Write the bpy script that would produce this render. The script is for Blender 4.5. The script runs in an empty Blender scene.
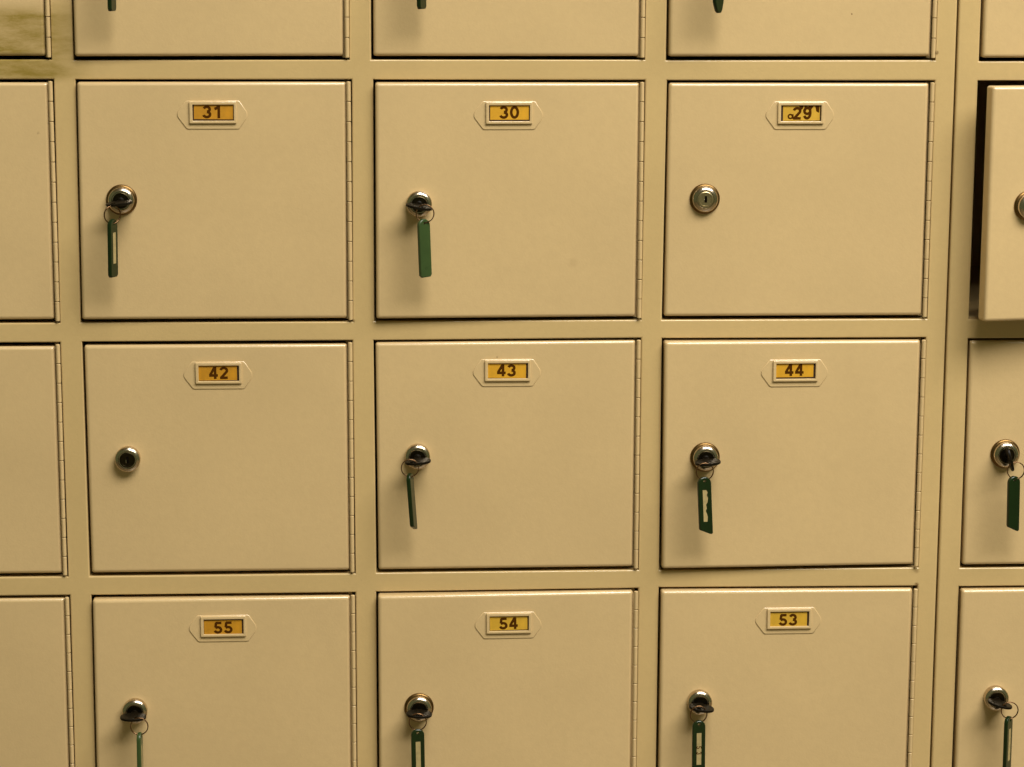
import bpy, bmesh, math, random
from mathutils import Vector, Matrix
random.seed(7)
C = bpy.context.scene.collection
R = math.radians
MM = 0.001

# ------------------------------------------------------------------ materials
def new_mat(name):
    m = bpy.data.materials.new(name); m.use_nodes = True
    nt = m.node_tree; b = nt.nodes['Principled BSDF']
    return m, nt, b

def noise(nt, scale, detail=3, rough=.55, vec=None):
    n = nt.nodes.new('ShaderNodeTexNoise')
    n.inputs['Scale'].default_value = scale; n.inputs['Detail'].default_value = detail
    n.inputs['Roughness'].default_value = rough
    if vec: nt.links.new(vec, n.inputs['Vector'])
    return n

def mixcol(nt, fac, a, b):
    m = nt.nodes.new('ShaderNodeMix'); m.data_type = 'RGBA'
    if hasattr(fac, 'links'): nt.links.new(fac, m.inputs[0])
    else: m.inputs[0].default_value = fac
    for i, v in ((6, a), (7, b)):
        if hasattr(v, 'links'): nt.links.new(v, m.inputs[i])
        else: m.inputs[i].default_value = (*v, 1)
    return m.outputs[2]

def maprange(nt, val, a, b, c, d):
    m = nt.nodes.new('ShaderNodeMapRange')
    nt.links.new(val, m.inputs[0])
    for i, v in zip((1, 2, 3, 4), (a, b, c, d)): m.inputs[i].default_value = v
    return m.outputs[0]

PAINT = (0.565, 0.407, 0.203)
CHIPS = [(.1555, 1.3177, .0009, .55), (.1703, 1.2990, .0042, .10), (-.0459, 1.2481, .0013, .8), (.4305, 1.5329, .0008, .8),
         (.4455, 1.3321, .0007, .5), (.5124, 1.4967, .0019, .8), (.5108, .9930, .0022, .35), (.5109, .9790, .0020, .8),
         (-.0330, .9889, .0008, .7), (.3205, .9948, .0009, .5), (.3195, .8398, .0011, .45), (.0982, 1.2082, .0008, .45),
         (-.3299, 1.4223, .0013, .4), (-.0385, 1.2437, .0017, .75)]
def paint_material(name, dirty=False, PAINT=PAINT):
    m, nt, b = new_mat(name)
    geo = nt.nodes.new('ShaderNodeNewGeometry')        # world position: one continuous coat
    P = geo.outputs['Position']
    big = noise(nt, 7, 3, .5, P)
    f = maprange(nt, big.outputs[0], .35, .65, 0, 1)
    col = mixcol(nt, f, tuple(c*.965 for c in PAINT), tuple(c*1.03 for c in PAINT))
    fine = noise(nt, 160, 2, .6, P)
    f2 = maprange(nt, fine.outputs[0], .3, .7, 0, .16)
    col = mixcol(nt, f2, col, tuple(c*.78 for c in PAINT))
    # chips, rust spots and smudges where the coat is damaged: (x, z, radius, strength)
    for x, z, rad, k in CHIPS:
        vd = nt.nodes.new('ShaderNodeVectorMath'); vd.operation = 'DISTANCE'
        cmb = nt.nodes.new('ShaderNodeVectorMath'); cmb.operation = 'MULTIPLY_ADD'
        wob = noise(nt, 700, 2, .6, P)
        nt.links.new(wob.outputs[1], cmb.inputs[0]); cmb.inputs[1].default_value = (rad*1.6,)*3
        nt.links.new(P, cmb.inputs[2]); nt.links.new(cmb.outputs[0], vd.inputs[0])
        vd.inputs[1].default_value = (x+rad*.8, -.001+rad*.8, z+rad*.8)
        col = mixcol(nt, maprange(nt, vd.outputs['Value'], rad*.6, rad*1.5, k, 0), col, (.10, .045, .008))
    if dirty:
        mp = nt.nodes.new('ShaderNodeMapping'); mp.inputs['Rotation'].default_value = (0, .5, 0)
        mp.inputs['Scale'].default_value = (14, 14, 45)
        nt.links.new(P, mp.inputs['Vector'])
        d = noise(nt, 1.6, 6, .68, mp.outputs[0])
        sep = nt.nodes.new('ShaderNodeSeparateXYZ'); nt.links.new(P, sep.inputs[0])
        hi = maprange(nt, sep.outputs[2], 1.543, 1.530, 0, 1)
        lo = maprange(nt, sep.outputs[2], 1.468, 1.476, 0, 1)
        rt = maprange(nt, sep.outputs[0], -.275, -.315, 0, 1)
        k = maprange(nt, d.outputs[0], .36, .62, .38, 1)
        for q in (hi, lo, rt):
            mu = nt.nodes.new('ShaderNodeMath'); mu.operation = 'MULTIPLY'
            nt.links.new(k, mu.inputs[0]); nt.links.new(q, mu.inputs[1]); k = mu.outputs[0]
        k2 = nt.nodes.new('ShaderNodeMath'); k2.operation = 'MULTIPLY'; k2.inputs[1].default_value = .95
        nt.links.new(k, k2.inputs[0])
        col = mixcol(nt, k2.outputs[0], col, (.24, .165, .026))
    nt.links.new(col, b.inputs['Base Color'])
    b.inputs['Roughness'].default_value = .27
    b.inputs['Specular IOR Level'].default_value = .9
    bump = nt.nodes.new('ShaderNodeBump'); bump.inputs['Strength'].default_value = .16
    bump.inputs['Distance'].default_value = .0006
    pe = noise(nt, 420, 2, .5, P)
    nt.links.new(pe.outputs[0], bump.inputs['Height'])
    b2 = nt.nodes.new('ShaderNodeBump'); b2.inputs['Strength'].default_value = .25
    b2.inputs['Distance'].default_value = .0015
    pw = noise(nt, 22, 2, .4, P)
    nt.links.new(pw.outputs[0], b2.inputs['Height']); nt.links.new(bump.outputs[0], b2.inputs['Normal'])
    nt.links.new(b2.outputs[0], b.inputs['Normal'])
    return m

def simple(name, col, rough=.5, metal=0, spec=.5, var=.0, vscale=60, bump=0):
    m, nt, b = new_mat(name)
    tc = nt.nodes.new('ShaderNodeTexCoord')
    n = noise(nt, vscale, 4, .6, tc.outputs['Object'])
    f = maprange(nt, n.outputs[0], .3, .7, 0, 1)
    c = mixcol(nt, f, tuple(x*(1-var) for x in col), tuple(min(1, x*(1+var)) for x in col))
    nt.links.new(c, b.inputs['Base Color'])
    b.inputs['Roughness'].default_value = rough; b.inputs['Metallic'].default_value = metal
    b.inputs['Specular IOR Level'].default_value = spec
    if bump:
        bp = nt.nodes.new('ShaderNodeBump'); bp.inputs['Strength'].default_value = bump
        bp.inputs['Distance'].default_value = .001
        nt.links.new(n.outputs[0], bp.inputs['Height']); nt.links.new(bp.outputs[0], b.inputs['Normal'])
    return m

M = dict(
    paint=paint_material('cream_paint'),
    grime=paint_material('grimy_cream_paint', True),
    frame_paint=paint_material('darker_cream_frame_paint', True, (.530, .379, .170)),  # slightly darker and yellower than the door paint
    nickel=simple('nickel', (.56, .47, .36), .2, 1, var=.12, vscale=90),
    brass=simple('worn_brass', (.17, .10, .035), .36, 1, var=.2, vscale=300),
    core=simple('lock_core_metal', (.44, .36, .20), .36, 1, var=.2, vscale=500),
    dark_core=simple('dark_lock_metal', (.045, .034, .018), .3, 1, var=.2, vscale=500),
    slot=simple('keyhole_black', (.004, .003, .002), .9, spec=0),
    key=simple('dark_key_metal', (.006, .004, .0015), .4, .0, .14, var=.3, vscale=260),
    ring=simple('ring_steel', (.16, .09, .045), .3, 1),
    green=simple('green_plastic', (.005, .015, .0025), .28, 0, .4, var=.15, vscale=40),
    green2=simple('lighter_green_plastic', (.030, .056, .015), .35, 0, .4, var=.15, vscale=40),
    paper=simple('tag_paper', (.34, .26, .11), .7, var=.15, vscale=200),
    card=simple('yellow_card', (.56, .285, .008), .6, var=.10, vscale=110),
    card2=simple('dull_yellow_card', (.44, .20, .003), .6, var=.15, vscale=110),
    card3=simple('pale_yellow_card', (.52, .30, .02), .6, var=.10, vscale=110),
    gap_shade=simple('card_gap_shade', (.035, .014, .003), .8),  # dark sheet behind each card, shade of the window gaps as colour
    ink=simple('brown_ink', (.06, .020, .001), .9, spec=.05),
    wall=simple('plaster_wall', (.42, .33, .20), .9, var=.05, vscale=4, bump=.1),
    floor=simple('linoleum_floor', (.16, .12, .06), .35, var=.2, vscale=9),
    ceiling=simple('ceiling_plaster', (.6, .55, .45), .9, var=.03, vscale=4),
    lampbody=simple('lamp_housing', (.7, .7, .68), .4),
)
m, nt, b = new_mat('lamp_diffuser')
b.inputs['Emission Color'].default_value = (1, .93, .82, 1); b.inputs['Emission Strength'].default_value = 1
M['diffuser'] = m

# ------------------------------------------------------------------ helpers
def link(name, me, parent=None):
    o = bpy.data.objects.new(name, me); C.objects.link(o)
    if parent: o.parent = parent
    return o

def build(name, bm, mats, parent=None, angle=38, smooth=True):
    bmesh.ops.remove_doubles(bm, verts=bm.verts, dist=1e-6)
    bmesh.ops.recalc_face_normals(bm, faces=bm.faces)
    bm.normal_update()
    flat = [max(abs(f.normal.x), abs(f.normal.y), abs(f.normal.z)) > .99995 for f in bm.faces]
    me = bpy.data.meshes.new(name); bm.to_mesh(me); bm.free()
    for k in (mats if isinstance(mats, (list, tuple)) else [mats]): me.materials.append(M[k])
    if smooth:
        me.shade_smooth(); me.set_sharp_from_angle(angle=R(angle))
        me.polygons.foreach_set('use_smooth', [not f for f in flat])
    return link(name, me, parent)

def loop(bm, pts): return [bm.verts.new(p) for p in pts]
def bridge(bm, a, b, mi=0):
    n = len(a)
    for i in range(n):
        f = bm.faces.new((a[i], a[(i+1) % n], b[(i+1) % n], b[i])); f.material_index = mi
def cap(bm, a, mi=0):
    f = bm.faces.new(a); f.material_index = mi
def shells(bm, loops, mi=0, cap0=True, cap1=True):
    L = [loop(bm, l) for l in loops]
    for a, b in zip(L, L[1:]): bridge(bm, a, b, mi)
    if cap0: cap(bm, L[0], mi)
    if cap1: cap(bm, L[-1], mi)

def quad_loop(q, inset, y, r=0, n=3):
    """q = TL, TR, BR, BL as (x, z); inset loop with corner radius r at depth y"""
    out = []
    sg = ((1, -1), (-1, -1), (-1, 1), (1, 1)); a0 = (180, 90, 0, 270)
    for (x, z), (sx, sz), a in zip(q, sg, a0):
        cx, cz = x + sx*(inset + r), z + sz*(inset + r)
        if r <= 0: out.append((cx, y, cz)); continue
        for i in range(n+1):
            t = R(a - 90*i/n); out.append((cx + r*math.cos(t), y, cz + r*math.sin(t)))
    return out

def box_bm(bm, x0, x1, y0, y1, z0, z1, bev=0, mi=0):
    b2 = bmesh.new()
    bmesh.ops.create_cube(b2, size=1)
    for v in b2.verts:
        v.co = Vector((x0 + (v.co.x+.5)*(x1-x0), y0 + (v.co.y+.5)*(y1-y0), z0 + (v.co.z+.5)*(z1-z0)))
    if bev: bmesh.ops.bevel(b2, geom=b2.edges[:], offset=bev, segments=2, affect='EDGES', profile=.5)
    merge(bm, b2, mi)

def merge(bm, b2, mi=0, mat=None):
    mp = {v: bm.verts.new(mat @ v.co if mat else v.co) for v in b2.verts}
    for f in b2.faces:
        g = bm.faces.new([mp[v] for v in f.verts]); g.material_index = mi
    b2.free()

def lathe(bm, prof, cx=0, cz=0, seg=40, mi=0, capend=True):
    """profile (r, y) turned about the Y axis"""
    prev = None
    for r, y in prof:
        if r <= 0:
            v = bm.verts.new((cx, y, cz))
            for i in range(seg): f = bm.faces.new((prev[i], prev[(i+1) % seg], v)); f.material_index = mi
            return
        cur = [bm.verts.new((cx + r*math.cos(2*math.pi*i/seg), y, cz + r*math.sin(2*math.pi*i/seg))) for i in range(seg)]
        if prev: bridge(bm, prev, cur, mi)
        prev = cur
    if capend: cap(bm, prev, mi)

def torus_bm(bm, rmaj, rmin, mat, seg=36, ss=8, mi=0):
    rows = []
    for i in range(seg):
        a = 2*math.pi*i/seg
        rows.append([bm.verts.new(mat @ Vector(((rmaj + rmin*math.cos(2*math.pi*j/ss))*math.cos(a),
                     rmin*math.sin(2*math.pi*j/ss), (rmaj + rmin*math.cos(2*math.pi*j/ss))*math.sin(a)))) for j in range(ss)])
    for i in range(seg): bridge(bm, rows[i], rows[(i+1) % seg], mi)

# ------------------------------------------------------------------ digits, drawn as bold strokes
def arc(cx, cz, rx, rz, a0, a1, n=14):
    return [(cx + rx*math.cos(R(a0+(a1-a0)*i/n)), cz + rz*math.sin(R(a0+(a1-a0)*i/n))) for i in range(n+1)]
DIG = {
    '0': [arc(.31, .5, .215, .405, 0, 360, 28)],
    '1': [[(.38, 0), (.38, 1)], [(.10, .74), (.22, .79), (.36, .93)]],
    '2': [arc(.31, .69, .205, .215, 172, -35) + [(.13, .095)], [(.05, .09), (.56, .09)]],
    '3': [arc(.29, .71, .19, .195, 165, -85), arc(.29, .295, .215, .205, 88, -168)],
    '4': [[(.42, 0), (.42, 1)], [(.385, .95), (.09, .33)], [(.02, .29), (.60, .29)]],
    '5': [[(.15, .905), (.54, .905)], [(.185, .93), (.135, .52)], arc(.295, .315, .215, .225, 138, -165)],
    '9': [arc(.30, .68, .195, .23, 0, 360, 24), arc(.285, .52, .215, .43, 20, -148)],
}
def stroke(bm, pts, w, y, fx, fz, mi):
    P = [Vector((fx(p), fz(p))) for p in pts]
    n = len(P); closed = (P[0]-P[-1]).length < 1e-7
    if closed: P = P[:-1]; n -= 1
    L = []
    for i in range(n):
        a = P[(i-1) % n] if (closed or i > 0) else P[i]
        b = P[(i+1) % n] if (closed or i < n-1) else P[i]
        t = (b-a).normalized(); nn = Vector((-t.y, t.x))
        L.append((P[i] + nn*w/2, P[i] - nn*w/2))
    V = [(bm.verts.new((a.x, y, a.y)), bm.verts.new((b.x, y, b.y))) for a, b in L]
    m = n if closed else n-1
    for i in range(m):
        a, b = V[i], V[(i+1) % n]
        f = bm.faces.new((a[0], b[0], b[1], a[1])); f.material_index = mi

def digits(bm, text, cx, cz, h, y, mi, rot=0, w=.215, pitch=.74, sx=1.0):
    wd = pitch*h
    ca, sa = math.cos(rot), math.sin(rot)
    for k, ch in enumerate(text):
        off = (k - (len(text)-1)/2)*wd
        for j, s in enumerate(DIG[ch]):
            def X(p): return ((p[0]-.31)*h + off)*sx
            def Z(p): return (p[1]-.5)*h
            stroke(bm, s, w*h, y - (k*4+j)*4e-6, lambda p: cx + X(p)*ca - Z(p)*sa, lambda p: cz + X(p)*sa + Z(p)*ca, mi)

# ------------------------------------------------------------------ measured layout (metres, frame face at y = 0)
COL = 'ABCDE'
AR, AL = -.3147, -.5704
XL = {'A': AL, 'B': -.2949, 'C': -.0190, 'D': .2566, 'E': .5530}
XR = {'A': AR, 'B': -.0390, 'C': .2366, 'D': .5118, 'E': .8087}
ZT = [1.7187, 1.4720, 1.2256, .9780]
ZB = [1.4910, 1.2444, .9972, .7500]
Q = {}
for c in COL:
    for r in range(4):
        Q[c, r] = [[XL[c], ZT[r]], [XR[c], ZT[r]], [XR[c], ZB[r]], [XL[c], ZB[r]]]
meas = {  # row line: (A right, B left, B right, C left, C right, D left, D right, E left)
    '0B': [(-.3153, 1.4912), (-.2951, 1.4908), (-.0401, 1.4911), (-.0197, 1.4913), (.2363, 1.4913), (.2565, 1.4909), (.5115, 1.4911), (.5533, 1.4902)],
    '1T': [(-.3140, 1.4725), (-.2940, 1.4723), (-.0380, 1.4723), (-.0180, 1.4722), (.2370, 1.4718), (.2576, 1.4716), (.5117, 1.4714), (.5529, 1.4711)],
    '1B': [(-.3152, 1.2442), (-.2957, 1.2447), (-.0391, 1.2440), (-.0186, 1.2446), (.2361, 1.2445), (.2560, 1.2444), (.5123, 1.2442), (.5529, 1.2437)],
    '2T': [(-.3157, 1.2251), (-.2952, 1.2255), (-.0396, 1.2255), (-.0196, 1.2255), (.2364, 1.2264), (.2563, 1.2260), (.5117, 1.2254), (.5529, 1.2242)],
    '2B': [(-.3151, .9967), (-.2945, .9968), (-.0388, .9970), (-.0184, .9975), (.2366, .9977), (.2569, .9973), (.5121, .9975), (.5535, .9965)],
    '3T': [(-.3140, .9777), (-.2936, .9775), (-.0390, .9775), (-.0189, .9779), (.2367, .9788), (.2568, .9794), (.5120, .9782), (.5531, .9772)],
}
side = [('A', 1), ('B', 0), ('B', 1), ('C', 0), ('C', 1), ('D', 0), ('D', 1), ('E', 0)]
for key, row in meas.items():
    r = int(key[0]); top = key[1] == 'T'
    for (c, s), (x, z) in zip(side, row):
        z -= .0005 if top else .0012      # the reading is of the lit rounding, not of the edge itself
        i = (s if top else (2 if s else 3))
        Q[c, r][i] = [x, z]
        if c == 'A': Q['A', r][0 if top else 3][1] = z
        if c == 'E': Q['E', r][1 if top else 2][1] = z
CAM = Vector((0, -2.2588, 1.60))
def pull(x, z, d):
    """the wall-plane reading (x, z) of something that stands d in front of the frame"""
    k = (2.2588 - d)/2.2588
    return x*k, CAM.z + (z - CAM.z)*k

# ------------------------------------------------------------------ cabinets
def thing(name, label, cat, loc, group=None):
    o = bpy.data.objects.new(name, None); C.objects.link(o); o.empty_display_size = .05
    o.location = loc; o['label'] = label; o['category'] = cat
    if group: o['group'] = group
    return o

DEPTH = .45
def body(root, cols, x0, x1, z1):
    bm = bmesh.new(); bz = .002
    ox, oz = root.location.x, 0
    mids = [x0 + bz] + [ (XR[a] + XL[b])/2 for a, b in zip(cols, cols[1:])] + [x1 - bz]
    zs = [z1 - bz] + [(ZB[i] + ZT[i+1])/2 for i in range(3)] + [.735]
    T = lambda L: [(x-ox, y, z) for x, y, z in L]
    for ci, c in enumerate(cols):
        for r in range(4):
            q = Q[c, r]
            outer = [(mids[ci], 0, zs[r]), (mids[ci+1], 0, zs[r]), (mids[ci+1], 0, zs[r+1]), (mids[ci], 0, zs[r+1])]
            e = .0016
            L = [outer, quad_loop(q, -e-.0006, 0), quad_loop(q, -e, 0)]
            for k in range(1, 5):
                t = R(90*k/4); L.append(quad_loop(q, -e*(1-math.sin(t)), e*(1-math.cos(t))))
            L.append(quad_loop(q, 0, .022)); L.append(quad_loop(q, -.006, .023)); L.append(quad_loop(q, -.006, DEPTH-.02))
            V = [loop(bm, T(l)) for l in L]
            for a, b in zip(V, V[1:]): bridge(bm, a, b)
            cap(bm, V[-1])
    # lower kick panel under the last row, edge rounding and outer shell
    cap(bm, loop(bm, T([(m, 0, .735) for m in mids] + [(mids[-1], 0, .002), (mids[0], 0, .002)])))
    def rim(i, y):
        xs = [x0+i] + mids[1:-1] + [x1-i]; zz = [z1-i] + zs[1:] + [i]
        return ([(x, y, zz[0]) for x in xs] + [(xs[-1], y, z) for z in zz[1:]] + [(xs[0], y, zz[-1])]
                + [(xs[0], y, z) for z in zz[1:-1][::-1]])
    L = [rim(bz, 0)]
    for k in range(1, 5):
        t = R(90*k/4); L.append(rim(bz*(1-math.sin(t)), bz*(1-math.cos(t))))
    L.append(rim(0, DEPTH))
    V = [loop(bm, T(l)) for l in L]
    for a, b in zip(V, V[1:]): bridge(bm, a, b)
    cap(bm, V[-1])
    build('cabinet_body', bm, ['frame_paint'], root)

def door(root, c, r, theta, lock, holder, num, locktype):
    q = Q[c, r]
    hx = (q[1][0] + q[2][0])/2 - .0025          # hinge axis
    hinge = Vector((hx, -.0004 - PROUD.get((c, r), 0), 0))
    gl, gt, gb, gr = .0020, .0022, .0035, .0053
    gt = TOPGAP.get((c, r), gt)
    if (c, r) in ((('B'), 0), ('D', 0)): gb = .0038
    if (c, r) == ('E', 1): gb = .0036
    p = [(q[0][0]+gl, q[0][1]-gt), (q[1][0]-gr, q[1][1]-gt), (q[2][0]-gr, q[2][1]+gb), (q[3][0]+gl, q[3][1]+gb)]
    p = [(x-hx, z) for x, z in p]
    zc = (p[0][1]+p[3][1])/2
    p = [(x, z-zc) for x, z in p]
    bm = bmesh.new(); e = .0033; yb = .0004
    L = [quad_loop(p, e+.012, yb, .001), quad_loop(p, e+.0008, yb, .001)]
    for k in range(0, 6):
        t = R(90*k/5); L.append(quad_loop(p, e*(1-math.sin(t)), yb+e*(1-math.cos(t)), .0012+.001*math.sin(t)))
    L += [quad_loop(p, 0, .0145, .0022), quad_loop(p, .0008, .0155, .0016)]
    shells(bm, L)
    d = build('door', bm, 'grime' if (c, r) == ('A', 0) else 'paint', root)
    d.location = (hinge.x - root.location.x, hinge.y, zc); d.rotation_euler.z = R(theta)
    # piano hinge: knuckles about one pin, with the leaf between them and the panel
    bm = bmesh.new(); zt, zb = q[1][1]-.0016-zc, q[2][1]+.0018-zc
    n = 12; seg = (zt-zb)/n
    prof = []
    for k in range(n):
        a, b = zt-k*seg-.0003, zt-(k+1)*seg+.0003
        rr = .0021
        b2 = bmesh.new(); lathe_z(b2, [(rr-.0004, a), (rr, a-.0004), (rr, b+.0004), (rr-.0004, b)], 14)
        merge(bm, b2)
    b2 = bmesh.new(); lathe_z(b2, [(.0008, zt), (.0008, zb)], 10); merge(bm, b2)
    box_bm(bm, -.0042, -.0005, .0100, .0112, zb, zt)
    h = build('hinge', bm, 'paint', d)
    # lock
    def local(x, z, depth):
        """wall position -> door-local, on the door's front"""
        k = 0.0
        for _ in range(4):
            X, Z = pull(x, z, depth + k)
            s = (hx - X)/math.cos(R(theta)); k = s*math.sin(R(theta))
        return -s, Z - zc
    lx, lz = local(lock[0], lock[1], 0)
    big = locktype in ('flange', 'flat')
    bm = bmesh.new()
    if big:
        lathe(bm, [(14.4*MM, .0006), (14.4*MM, -.6*MM), (14.0*MM, -1.4*MM), (13.0*MM, -2.0*MM), (12.1*MM, -2.2*MM)], mi=1, seg=44, capend=False)
        top = 7.0 if locktype == 'flat' else 8.6
        fr = 8.6 if locktype == 'flat' else 8.8
        lathe(bm, dome(12.1, fr, 2.2, top) + [(fr*MM-.0005, -(top-.7)*MM), (0, -(top-.7)*MM)], seg=44)
    else:
        top, fr = 8.8, 8.7
        lathe(bm, [(12.0*MM, .0006), (12.0*MM, -2.2*MM)] + dome(12.0, fr, 3.2, top) + [(fr*MM-.0005, -(top-.9)*MM), (0, -(top-.9)*MM)], seg=44)
    lk = build('cam_lock', bm, ['nickel', 'brass'], d, angle=50); lk.location = (lx, 0, lz)
    bm = bmesh.new(); ft = top - .9
    pr = fr - 1.2
    lathe(bm, [((pr)*MM, -(ft-.3)*MM), (pr*MM, -(ft+.35)*MM), ((pr-.5)*MM, -(ft+.6)*MM), ((pr-1.3)*MM, -(ft+.6)*MM), ((pr-1.6)*MM, -(ft+.25)*MM), (0, -(ft+.25)*MM)], seg=36)
    box_bm(bm, -.9*MM, 1.5*MM, -(ft+.42)*MM, -(ft-.2)*MM, -3.0*MM, 3.4*MM, .0003, 1)
    box_bm(bm, -1.5*MM, -.8*MM, -(ft+.62)*MM, -(ft-.2)*MM, -2.6*MM, .4*MM, .0002, 2)  # bright nickel tab added as the glint beside the keyhole
    co = build('lock_core', bm, ['core' if locktype == 'flat' else 'dark_core', 'slot', 'nickel'], d, angle=45); co.location = (lx, 0, lz)
    # number plate holder
    px, pz = local(holder[0], holder[1], 0)
    bm = bmesh.new()
    hexa = [(-25, 13.4), (-23.5, 13.6), (24, 13.6), (25.6, 13.1), (31.8, 3.6), (32.6, 1.2), (32.6, -1.2), (31.8, -3.4), (25.4, -12.9), (24, -13.5), (-23, -13.5), (-24.6, -12.8), (-31.8, -3.0), (-32.8, -1), (-32.8, 1.6), (-32, 3.6)]
    def hx_(s, y): return [(x*MM*(1-s/32), y*MM, z*MM*(1-s/13.5)) for x, z in hexa]
    shells(bm, [hx_(.3, .3), hx_(.3, -.6), hx_(.55, -.85), hx_(.9, -.95)])
    fo = [(-21.3, 12.6), (22.4, 12.6), (22.4, -7.8), (-21.3, -7.8)]
    fo = [(x*MM, z*MM) for x, z in fo]
    wi = [(-18.3*MM, 9.6*MM), (19.9*MM, 9.6*MM), (19.9*MM, -5.2*MM), (-18.3*MM, -5.2*MM)]
    L = [quad_loop(fo, 0, -.3*MM, .0008), quad_loop(fo, 0, -2.4*MM, .0008), quad_loop(fo, .0002, -2.8*MM, .0007),
         quad_loop(fo, .0006, -3.0*MM, .0005), quad_loop(wi, -.0006, -3.0*MM, .0003), quad_loop(wi, -.00015, -2.8*MM, .0003),
         quad_loop(wi, 0, -2.4*MM, .0003), quad_loop(wi, 0, -1.0*MM, .0003)]
    V = [loop(bm, l) for l in L]
    for a, b2 in zip(V, V[1:]): bridge(bm, a, b2)
    ph = build('label_holder', bm, 'paint', d, angle=35); ph.location = (px, .0006, pz)
    # card
    bm = bmesh.new()
    yb0 = -1.0*MM
    cap(bm, loop(bm, [(a, yb0-.00005, b2) for a, b2 in wi]), 1)
    l_, r_, t_, b_, tilt, m_, shift, marks = CARD.get(num, (.02, .03, 0, .04, .3, 'card', 0, None))
    W, H = 38.2*MM, 15.0*MM
    cx0, cx1, cz1, cz0 = -W/2+.8*MM+l_*W, W/2+.8*MM-r_*W, 9.6*MM-t_*H, -5.2*MM+b_*H
    mx, mz = (cx0+cx1)/2, (cz0+cz1)/2
    rot = R(tilt)
    rp = lambda x, z: (mx+(x-mx)*math.cos(rot)-(z-mz)*math.sin(rot), mz+(x-mx)*math.sin(rot)+(z-mz)*math.cos(rot))
    pts = [rp(*k) for k in ((cx0, cz1), (cx1, cz1), (cx1, cz0), (cx0, cz0))]
    a = loop(bm, [(x, yb0-.00006, z) for x, z in pts]); b3 = loop(bm, [(x, yb0-.0004, z) for x, z in pts])
    bridge(bm, a, b3); cap(bm, b3)
    yd = yb0-.00046
    if num: digits(bm, num, (shift+1.0)*MM, DZ.get(num, 2.2)*MM, 11.7*MM, yd, 2, rot, pitch=.69, sx=1.22)
    if marks:
        stroke(bm, arc(-9.2, -.9, 2.0, 1.9, 0, 360, 16), 1.5*MM, yd, lambda p: p[0]*MM, lambda p: p[1]*MM, 2)
        stroke(bm, [(-6.9, 1.3), (-6.6, -3.2)], 1.3*MM, yd-2e-5, lambda p: p[0]*MM, lambda p: p[1]*MM, 2)
        for poly in (((-1.5, 9.4), (3.2, 9.4), (2.6, 6.6), (.6, 5.0)), ((3.6, 9.4), (7.2, 9.4), (5.4, 4.2), (4.4, 6.6)), ((7.4, 9.4), (13.0, 9.4), (10.4, 5.4), (8.6, 1.8), (8.8, 6.0)), ((14.2, 9.4), (18.4, 9.4), (18.0, 2.6), (15.2, 4.0))):
            cap(bm, loop(bm, [(x*MM, yd-3e-5, z*MM) for x, z in poly]), 2)
    nc = build('number_card', bm, [m_, 'gap_shade', 'ink'], d, smooth=False); nc.location = (px, .0006, pz)
    if num:
        nc['label'] = 'yellow card printed with the number ' + num
        d['label'] = 'locker door number ' + num
    if (c, r) == ('E', 1): d['label'] = 'locker door standing ajar with a dark gap at its left'
    if (c, r) == ('A', 0): d['label'] = 'locker door smeared with brown grime'
    return d

def lathe_z(bm, prof, seg):
    prev = None
    for r, z in prof:
        cur = [bm.verts.new((r*math.cos(2*math.pi*i/seg), r*math.sin(2*math.pi*i/seg), z)) for i in range(seg)]
        if prev: bridge(bm, prev, cur)
        else: cap(bm, cur)
        prev = cur
    cap(bm, prev)

def dome(r0, r1, y0, y1, n=7, t0=54, t1=12):
    """shallow rounded shoulder from radius r0 up to the flat face of radius r1 at height y1"""
    s0, s1 = math.sin(R(t0)), math.sin(R(t1)); rho = (r0-r1)/(s0-s1)
    out = [(r0*MM, -y0*MM)]
    for k in range(n+1):
        t = R(t0 + (t1-t0)*k/n)
        out.append(((r1 + rho*(math.sin(t)-s1))*MM, -(y1 - rho*(math.cos(R(t1))-math.cos(t)))*MM))
    return out

# per card: margins left, right, top, bottom; tilt; material; shift of the digits (mm); torn marks
CARD = {
    '31': (.035, .015, .0, .09, -.6, 'card2', -.9, None), '30': (.03, .02, .0, .09, 0, 'card', -.3, None),
    '29': (.055, .03, .0, .03, .4, 'card3', 1.0, True), '42': (.0, .05, .0, .04, .4, 'card2', -.3, None),
    '43': (.0, .045, .0, .03, -.7, 'card', -1.5, None), '44': (.0, .05, .0, .1, .2, 'card', -1.6, None),
    '55': (.01, .04, .07, .0, .6, 'card2', -.6, None), '54': (.01, .03, .02, .05, .9, 'card3', -.8, None),
    '53': (.0, .045, .06, .0, .2, 'card3', -1.5, None)}
DZ = {'55': 1.2, '53': 1.2, '44': 3.3, '43': 2.6, '42': 2.6, '31': 2.9, '30': 3.0}
NUM = {('B', 1): '31', ('C', 1): '30', ('D', 1): '29', ('B', 2): '42', ('C', 2): '43', ('D', 2): '44', ('B', 3): '55', ('C', 3): '54', ('D', 3): '53'}
LOCK = {('B', 0): (-.2542, 1.6065), ('C', 0): (.0242, 1.6045), ('D', 0): (.2965, 1.6060),
        ('B', 1): (-.2542, 1.3597), ('C', 1): (.0242, 1.3557), ('D', 1): (.2951, 1.3594), ('E', 1): (.6060, 1.3520),
        ('B', 2): (-.2546, 1.1120), ('C', 2): (.0218, 1.1123), ('D', 2): (.2995, 1.1092), ('E', 2): (.5933, 1.1099),
        ('B', 3): (-.2539, .8618), ('C', 3): (.0222, .8612), ('D', 3): (.2979, .8637), ('E', 3): (.5929, .8639)}
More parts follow.
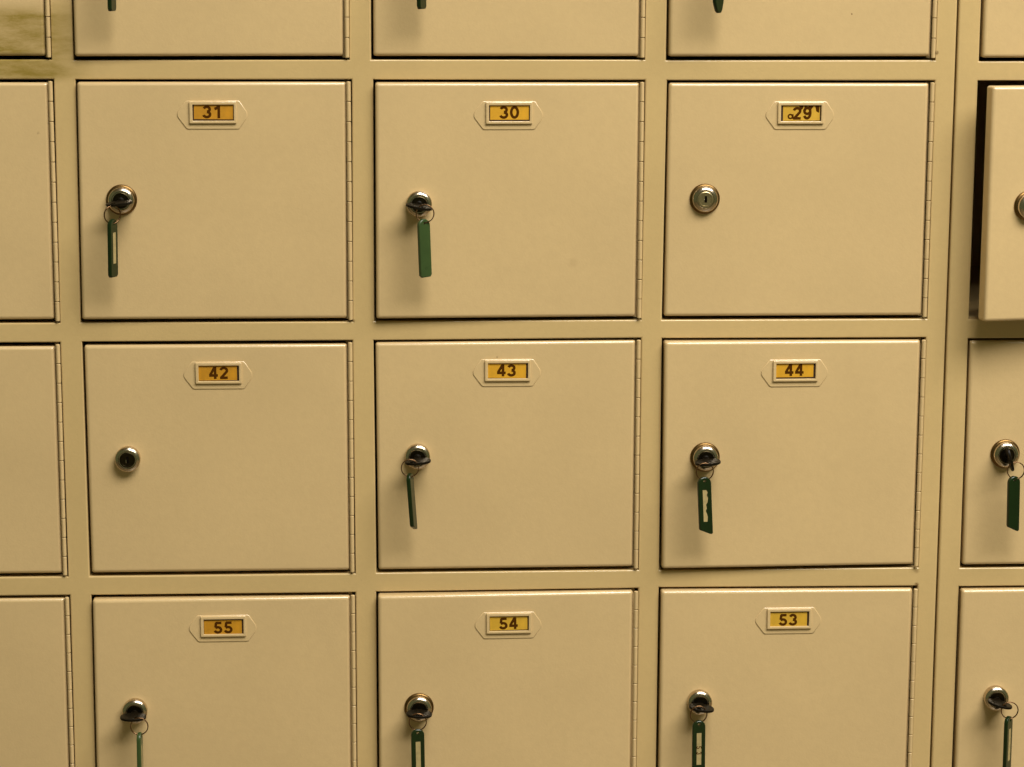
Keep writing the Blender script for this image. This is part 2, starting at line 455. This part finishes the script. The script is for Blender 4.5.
HOLD = {('B', 1): (-.1680, 1.4389), ('C', 1): (.1085, 1.4383), ('D', 1): (.3841, 1.4381),
        ('B', 2): (-.1675, 1.1920), ('C', 2): (.1078, 1.1928), ('D', 2): (.3849, 1.1911),
        ('B', 3): (-.1675, .9430), ('C', 3): (.1094, .9434), ('D', 3): (.3845, .9448)}
TYPE = {('B', 1): 'flange', ('D', 1): 'flat', ('D', 2): 'flange', ('E', 2): 'flange', ('C', 3): 'flange', ('E', 1): 'flange'}
AJAR = {('B', 0): 1.5, ('C', 0): .1, ('D', 0): 1.1, ('E', 0): .9, ('A', 0): .2,
        ('B', 1): 1.3, ('C', 1): 1.7, ('D', 1): .1, ('E', 1): 9.0, ('A', 1): .1,
        ('B', 2): .15, ('C', 2): .4, ('D', 2): 1.5, ('E', 2): .4, ('A', 2): .1,
        ('B', 3): 1.0, ('C', 3): 1.3, ('D', 3): .7, ('E', 3): .7, ('A', 3): .2}

PROUD = {('B', 3): .0022, ('C', 3): .0035, ('D', 3): .0030, ('D', 2): .0015, ('C', 1): .0008, ('E', 3): .002}
TOPGAP = {('A', 1): .0030, ('A', 2): .0040, ('A', 3): .0030, ('B', 2): .0034, ('B', 3): .0030, ('C', 1): .0024, ('D', 1): .0024,
          ('C', 3): .0018, ('D', 3): .0020, ('E', 1): .0030}
SEAM = .5315
left = thing('locker_cabinet', 'wide cream steel locker cabinet whose doors carry the yellow number cards', 'locker', ((AL-.02+SEAM)/2, 0, 0))
right = thing('locker_cabinet', 'cream steel locker cabinet at the right edge, one door of it standing ajar', 'locker', ((SEAM+.829)/2, 0, 0))
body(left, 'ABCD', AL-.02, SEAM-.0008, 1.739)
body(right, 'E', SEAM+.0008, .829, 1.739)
DOORS = {}
for r in range(4):
    for c in COL:
        lk = LOCK.get((c, r), (XL[c]+.0405, ZT[r]-.1135)); ho = HOLD.get((c, r), (XL[c]+.1270, ZT[r]-.0337))
        DOORS[c, r] = door(right if c == 'E' else left, c, r, AJAR[c, r], lk, ho, NUM.get((c, r)), TYPE.get((c, r), 'dome'))

# ------------------------------------------------------------------ keys with their green tags
def key_bunch(c, r, roll, ring, ring_yaw, top, bot, yaw, label, bowdx=0, face='label', bright=False, marks=None, wid=13.0, point=False, blunt=False, torn=False):
    lx, lz = LOCK[c, r]; th = R(AJAR[c, r]); hx = XR[c]
    pro = max(0, (hx-lx)*math.sin(th))
    x0, z0 = pull(lx, lz, pro)
    root = thing('locker_key', label, 'key', (x0, -pro-.0085, z0), 'keys left in the locker doors')
    O = root.location
    # key: neck, collar and horizontal bow with a hole
    bm = bmesh.new()
    lathe(bm, [(3.4*MM, .001), (3.4*MM, -.0016), (2.6*MM, -.002), (2.2*MM, -.0032), (0, -.0032)], seg=20)
    box_bm(bm, -3.2*MM, 3.2*MM, -.0060, -.0005, -1.1*MM, 1.1*MM, .0004)
    out, inn = [], []
    n = 40; hy = -.0190; hr = 2.6*MM
    cyb = -.0135
    for i in range(n):
        a = 2*math.pi*i/n
        ca, sa = math.cos(a), math.sin(a)
        out.append((12.6*MM*math.copysign(abs(ca)**.82, ca), cyb + 9.3*MM*math.copysign(abs(sa)**.9, sa)))
        inn.append((bowdx*MM + hr*ca, hy + hr*sa))
    def lp(pts, z, s=1.0, cx=0, cy=cyb): return [(cx+(x-cx)*s, cy+(y-cy)*s, z) for x, y in pts]
    hh = 1.25*MM
    hc = dict(cx=bowdx*MM, cy=hy)
    L = [lp(inn, hh, **hc), lp(out, hh, .93), lp(out, hh*.75, .98), lp(out, 0, 1.0), lp(out, -hh*.75, .98), lp(out, -hh, .93), lp(inn, -hh, **hc), lp(inn, hh, **hc)]
    V = [loop(bm, l) for l in L]
    for a, b in zip(V, V[1:]): bridge(bm, a, b)
    k = build('key', bm, 'key', root, angle=40)
    k.rotation_euler = (R(4), R(roll), 0)
    # ring: doubled wire through bow hole and tag hole
    D = pro + .0265
    rx, rz = pull(ring[0], ring[1], D-.026+.0)
    rx, rz = ring[0]*(2.2588-pro-.026)/(2.2588-.026), 1.6+(ring[1]-1.6)*(2.2588-pro-.026)/(2.2588-.026)
    bm = bmesh.new()
    for s in (-.42, .42):
        torus_bm(bm, 8.3*MM, .5*MM, Matrix.Translation((0, s*MM, 0)))
    g = build('key_ring', bm, 'ring', root, angle=60)
    ry = -pro-.0285
    g.location = Vector((rx, ry, rz)) - O; g.rotation_euler = (0, 0, R(ring_yaw))
    # tag: rounded top with a hole, straight sides, slanting foot
    k2 = (2.2588-pro-.026)/(2.2588-.026)
    tx, tz = top[0]*k2, 1.6+(top[1]-1.6)*k2
    bx, bzz = bot[0]*k2, 1.6+(bot[1]-1.6)*k2
    tilt = math.atan2(bx-tx, tz-bzz); LEN = math.hypot(bx-tx, tz-bzz)
    w = wid*MM/2
    outl = [(w*math.cos(R(a)), -w*.95 + w*.95*math.sin(R(a))) for a in range(0, 181, 15)]
    if point: outl += [(-w, -LEN+.010), (-w*.55, -LEN+.002), (-w*.2, -LEN), (w*.3, -LEN), (w*.6, -LEN+.002), (w, -LEN+.010)]
    elif blunt: outl += [(-w, -LEN+.0022), (-w*.75, -LEN+.0002), (w*.7, -LEN), (w, -LEN+.002)]
    else: outl += [(-w, -LEN+.0065), (-w*.9, -LEN+.0052), (w*.55, -LEN+.0004), (w*.85, -LEN), (w, -LEN+.001)]
    th2 = 4.0*MM/2; cy = -LEN/2
    bm = bmesh.new()
    holec = (0, -.0042); nO = len(outl)
    def ol(s, y): return [(x*(1-s*MM/w), y, cy+(z-cy)*(1-s*MM/(LEN/2))) for x, z in outl]
    front = [ol(.8, -th2), ol(.25, -th2*.8), ol(0, -th2*.35), ol(0, th2*.35), ol(.25, th2*.8), ol(.8, th2)]
    # hole ring matched vertex by vertex to the outline keeps the hole open
    hole = []
    for x, z in outl:
        a = math.atan2(z-holec[1], x-holec[0]); hole.append((holec[0]+1.5*MM*math.cos(a), holec[1]+1.5*MM*math.sin(a)))
    hf = [(x, -th2, z) for x, z in hole]; hb = [(x, th2, z) for x, z in hole]
    V = [loop(bm, l) for l in [hf] + front + [hb, hf]]
    for a, b in zip(V, V[1:]): bridge(bm, a, b)
    # a small dimple ring low on the tag
    tg = build('key_tag', bm, 'green2' if bright else 'green', root, angle=35)
    tg.location = Vector((tx, ry + .0002, tz)) - O; tg.rotation_euler = (Matrix.Rotation(-tilt, 3, 'Y') @ Matrix.Rotation(R(yaw), 3, 'Z')).to_euler()
    if face == 'plain': return root
    bm = bmesh.new()
    if torn:
        prof = [(-2.5, -12.5), (1.2, -12.8), (2.4, -15), (1.6, -18), (2.6, -21), (1.9, -25), (.4, -27), (1.0, -31), (-.2, -33), (.9, -36), (1.7, -39), (1.2, -LEN*1000+13), (-2.6, -LEN*1000+13.5)]
        shells(bm, [[(x*MM, -th2-.0001, z*MM) for x, z in prof], [(x*MM, -th2+.0006, z*MM) for x, z in prof]])
    else: box_bm(bm, -2.4*MM, 2.4*MM, -th2-.0001, -th2+.0006, -LEN+.013, -.0125, .0002)
    if marks: digits(bm, marks, 0, -.030, 5.2*MM, -th2-.00014, 1, R(-90), w=.16, pitch=1.1)
    build('label_insert', bm, ['paper', 'ink'], tg, smooth=False)
    if bright:
        bm = bmesh.new()
        lathe(bm, [(1.1*MM, th2+.0001), (1.1*MM, th2-.0005)], cx=0, cz=-LEN+.009, seg=14)  # black disc added in place of the small hole in the tag
        build('hole_disc', bm, 'slot', tg)
    return root

key_bunch('B', 0, 0, (-.2548, 1.5972), 0, (-.2550, 1.5920), (-.2552, 1.5352), 75, 'key whose near edge-on dark tag tip hangs at the top edge, above door 31', blunt=True)
key_bunch('C', 0, 0, (.0259, 1.5990), 10, (.0263, 1.5940), (.0272, 1.5375), 62, 'key whose green tag tip shows at the top edge above door 30', blunt=True)
key_bunch('D', 0, 0, (.2981, 1.5950), 0, (.2992, 1.5915), (.3011, 1.5344), 45, 'key whose pointed green tag tip shows at the top edge above door 29', point=True)
key_bunch('B', 1, -6, (-.2600, 1.3490), 35, (-.2602, 1.3450), (-.2608, 1.2904), 66, 'key with a dark green tag half turned away, hanging in the lock of door 31', bowdx=-5, blunt=True)
key_bunch('C', 1, 10, (.0296, 1.3493), -8, (.0279, 1.3443), (.0298, 1.2892), 215, 'key with the brightest green tag showing its plain back, in the lock of door 30', bowdx=4, bright=True, blunt=True)
key_bunch('C', 2, -4, (.0144, 1.1065), 0, (.0139, 1.1015), (.0179, 1.0453), 74, 'key with a dark green tag seen nearly edge-on, in the lock of door 43', bowdx=-5, face='plain')
key_bunch('D', 2, -4, (.2961, 1.1008), 5, (.2953, 1.0957), (.2984, 1.0387), 14, 'key in the lock of door 44, its tag window showing a torn beige paper', bowdx=-2, wid=13.6, torn=True)
key_bunch('E', 2, 74, (.5972, 1.0994), 0, (.5955, 1.0940), (.5965, 1.0389), 20, 'key with a plain dark green tag in the door right below the ajar door', bowdx=2, face='plain')
key_bunch('B', 3, 0, (-.2476, .8537), 0, (-.2476, .8475), (-.2479, .7905), 86, 'key with a thin edge-on green tag in the lock of door 55', bowdx=4, bright=True, blunt=True)
key_bunch('C', 3, 3, (.0207, .8545), 0, (.0204, .8475), (.0212, .7895), 8, 'key with a dark green tag and beige paper window in the lock of door 54', bowdx=-2)
key_bunch('D', 3, 8, (.2943, .8585), 6, (.2946, .8525), (.2951, .7945), 6, 'key whose tag window shows faint writing, in the lock of door 53', bowdx=-3, marks='53')
key_bunch('E', 3, 14, (.6010, .8585), 0, (.6003, .8525), (.6005, .7941), 52, 'key with a half-turned dark tag in the bottom door of the right cabinet', bowdx=3)

# ------------------------------------------------------------------ the room
def struct(name, bounds, mat):
    bm = bmesh.new(); box_bm(bm, *bounds)
    o = build(name, bm, mat, smooth=False); o['kind'] = 'structure'; return o
struct('floor', (-3.2, 3.6, -4.2, .62, -.1, 0), 'floor')
struct('wall_back', (-3.2, 3.6, .46, .62, 0, 4.2), 'wall')
struct('ceiling', (-3.2, 3.6, -4.2, .62, 4.2, 4.3), 'ceiling')

def ceiling_lamp(x, y, w, d, power, col, label):
    t = thing('ceiling_light', label, 'light', (x, y, 4.2))
    bm = bmesh.new(); q = [(-w/2-.03, d/2+.03), (w/2+.03, d/2+.03), (w/2+.03, -d/2-.03), (-w/2-.03, -d/2-.03)]
    qi = [(-w/2, d/2), (w/2, d/2), (w/2, -d/2), (-w/2, -d/2)]
    F = lambda L: [(x_, z_, y_) for x_, y_, z_ in L]
    V = [loop(bm, F(l)) for l in (quad_loop(q, 0, 0), quad_loop(q, 0, -.05), quad_loop(qi, -.004, -.055), quad_loop(qi, 0, -.05), quad_loop(qi, 0, -.04))]
    for a, b in zip(V, V[1:]): bridge(bm, a, b)
    cap(bm, V[0]); build('housing', bm, 'lampbody', t, smooth=False)
    bm = bmesh.new(); box_bm(bm, -w/2, w/2, -d/2, d/2, -.045, -.040); build('diffuser', bm, 'diffuser', t, smooth=False)
    l = bpy.data.lights.new('ceiling_lamp', 'AREA'); l.shape = 'RECTANGLE'; l.size = w; l.size_y = d
    l.energy = power; l.color = col
    o = bpy.data.objects.new('ceiling_lamp', l); C.objects.link(o); o.location = (x, y, 4.14)
ceiling_lamp(1.6, -2.25, 3.2, 2.0, 340, (1, .96, .875), 'large rectangular ceiling light panel in front of the lockers')

w = bpy.data.worlds.new('world'); bpy.context.scene.world = w; w.use_nodes = True
bg = w.node_tree.nodes['Background']; bg.inputs[0].default_value = (.72, .80, .36, 1); bg.inputs[1].default_value = .16

# ------------------------------------------------------------------ camera
cam = bpy.data.cameras.new('camera'); cam.sensor_width = 36; cam.lens = 2400/1024*36; cam.clip_start = .05
co = bpy.data.objects.new('camera', cam); C.objects.link(co)
Mx = Matrix(((0.998782, 0.0061, -0.048972), (-0.049265, 0.181521, -0.982152), (0.002898, 0.983368, 0.1816))).to_4x4()
Mx.translation = CAM
co.matrix_world = Mx
sc = bpy.context.scene; sc.camera = co
sc.view_settings.view_transform = 'Standard'; sc.view_settings.look = 'None'
sc.view_settings.gamma = 1; sc.view_settings.use_curve_mapping = False
sc.view_settings.exposure = 0.0
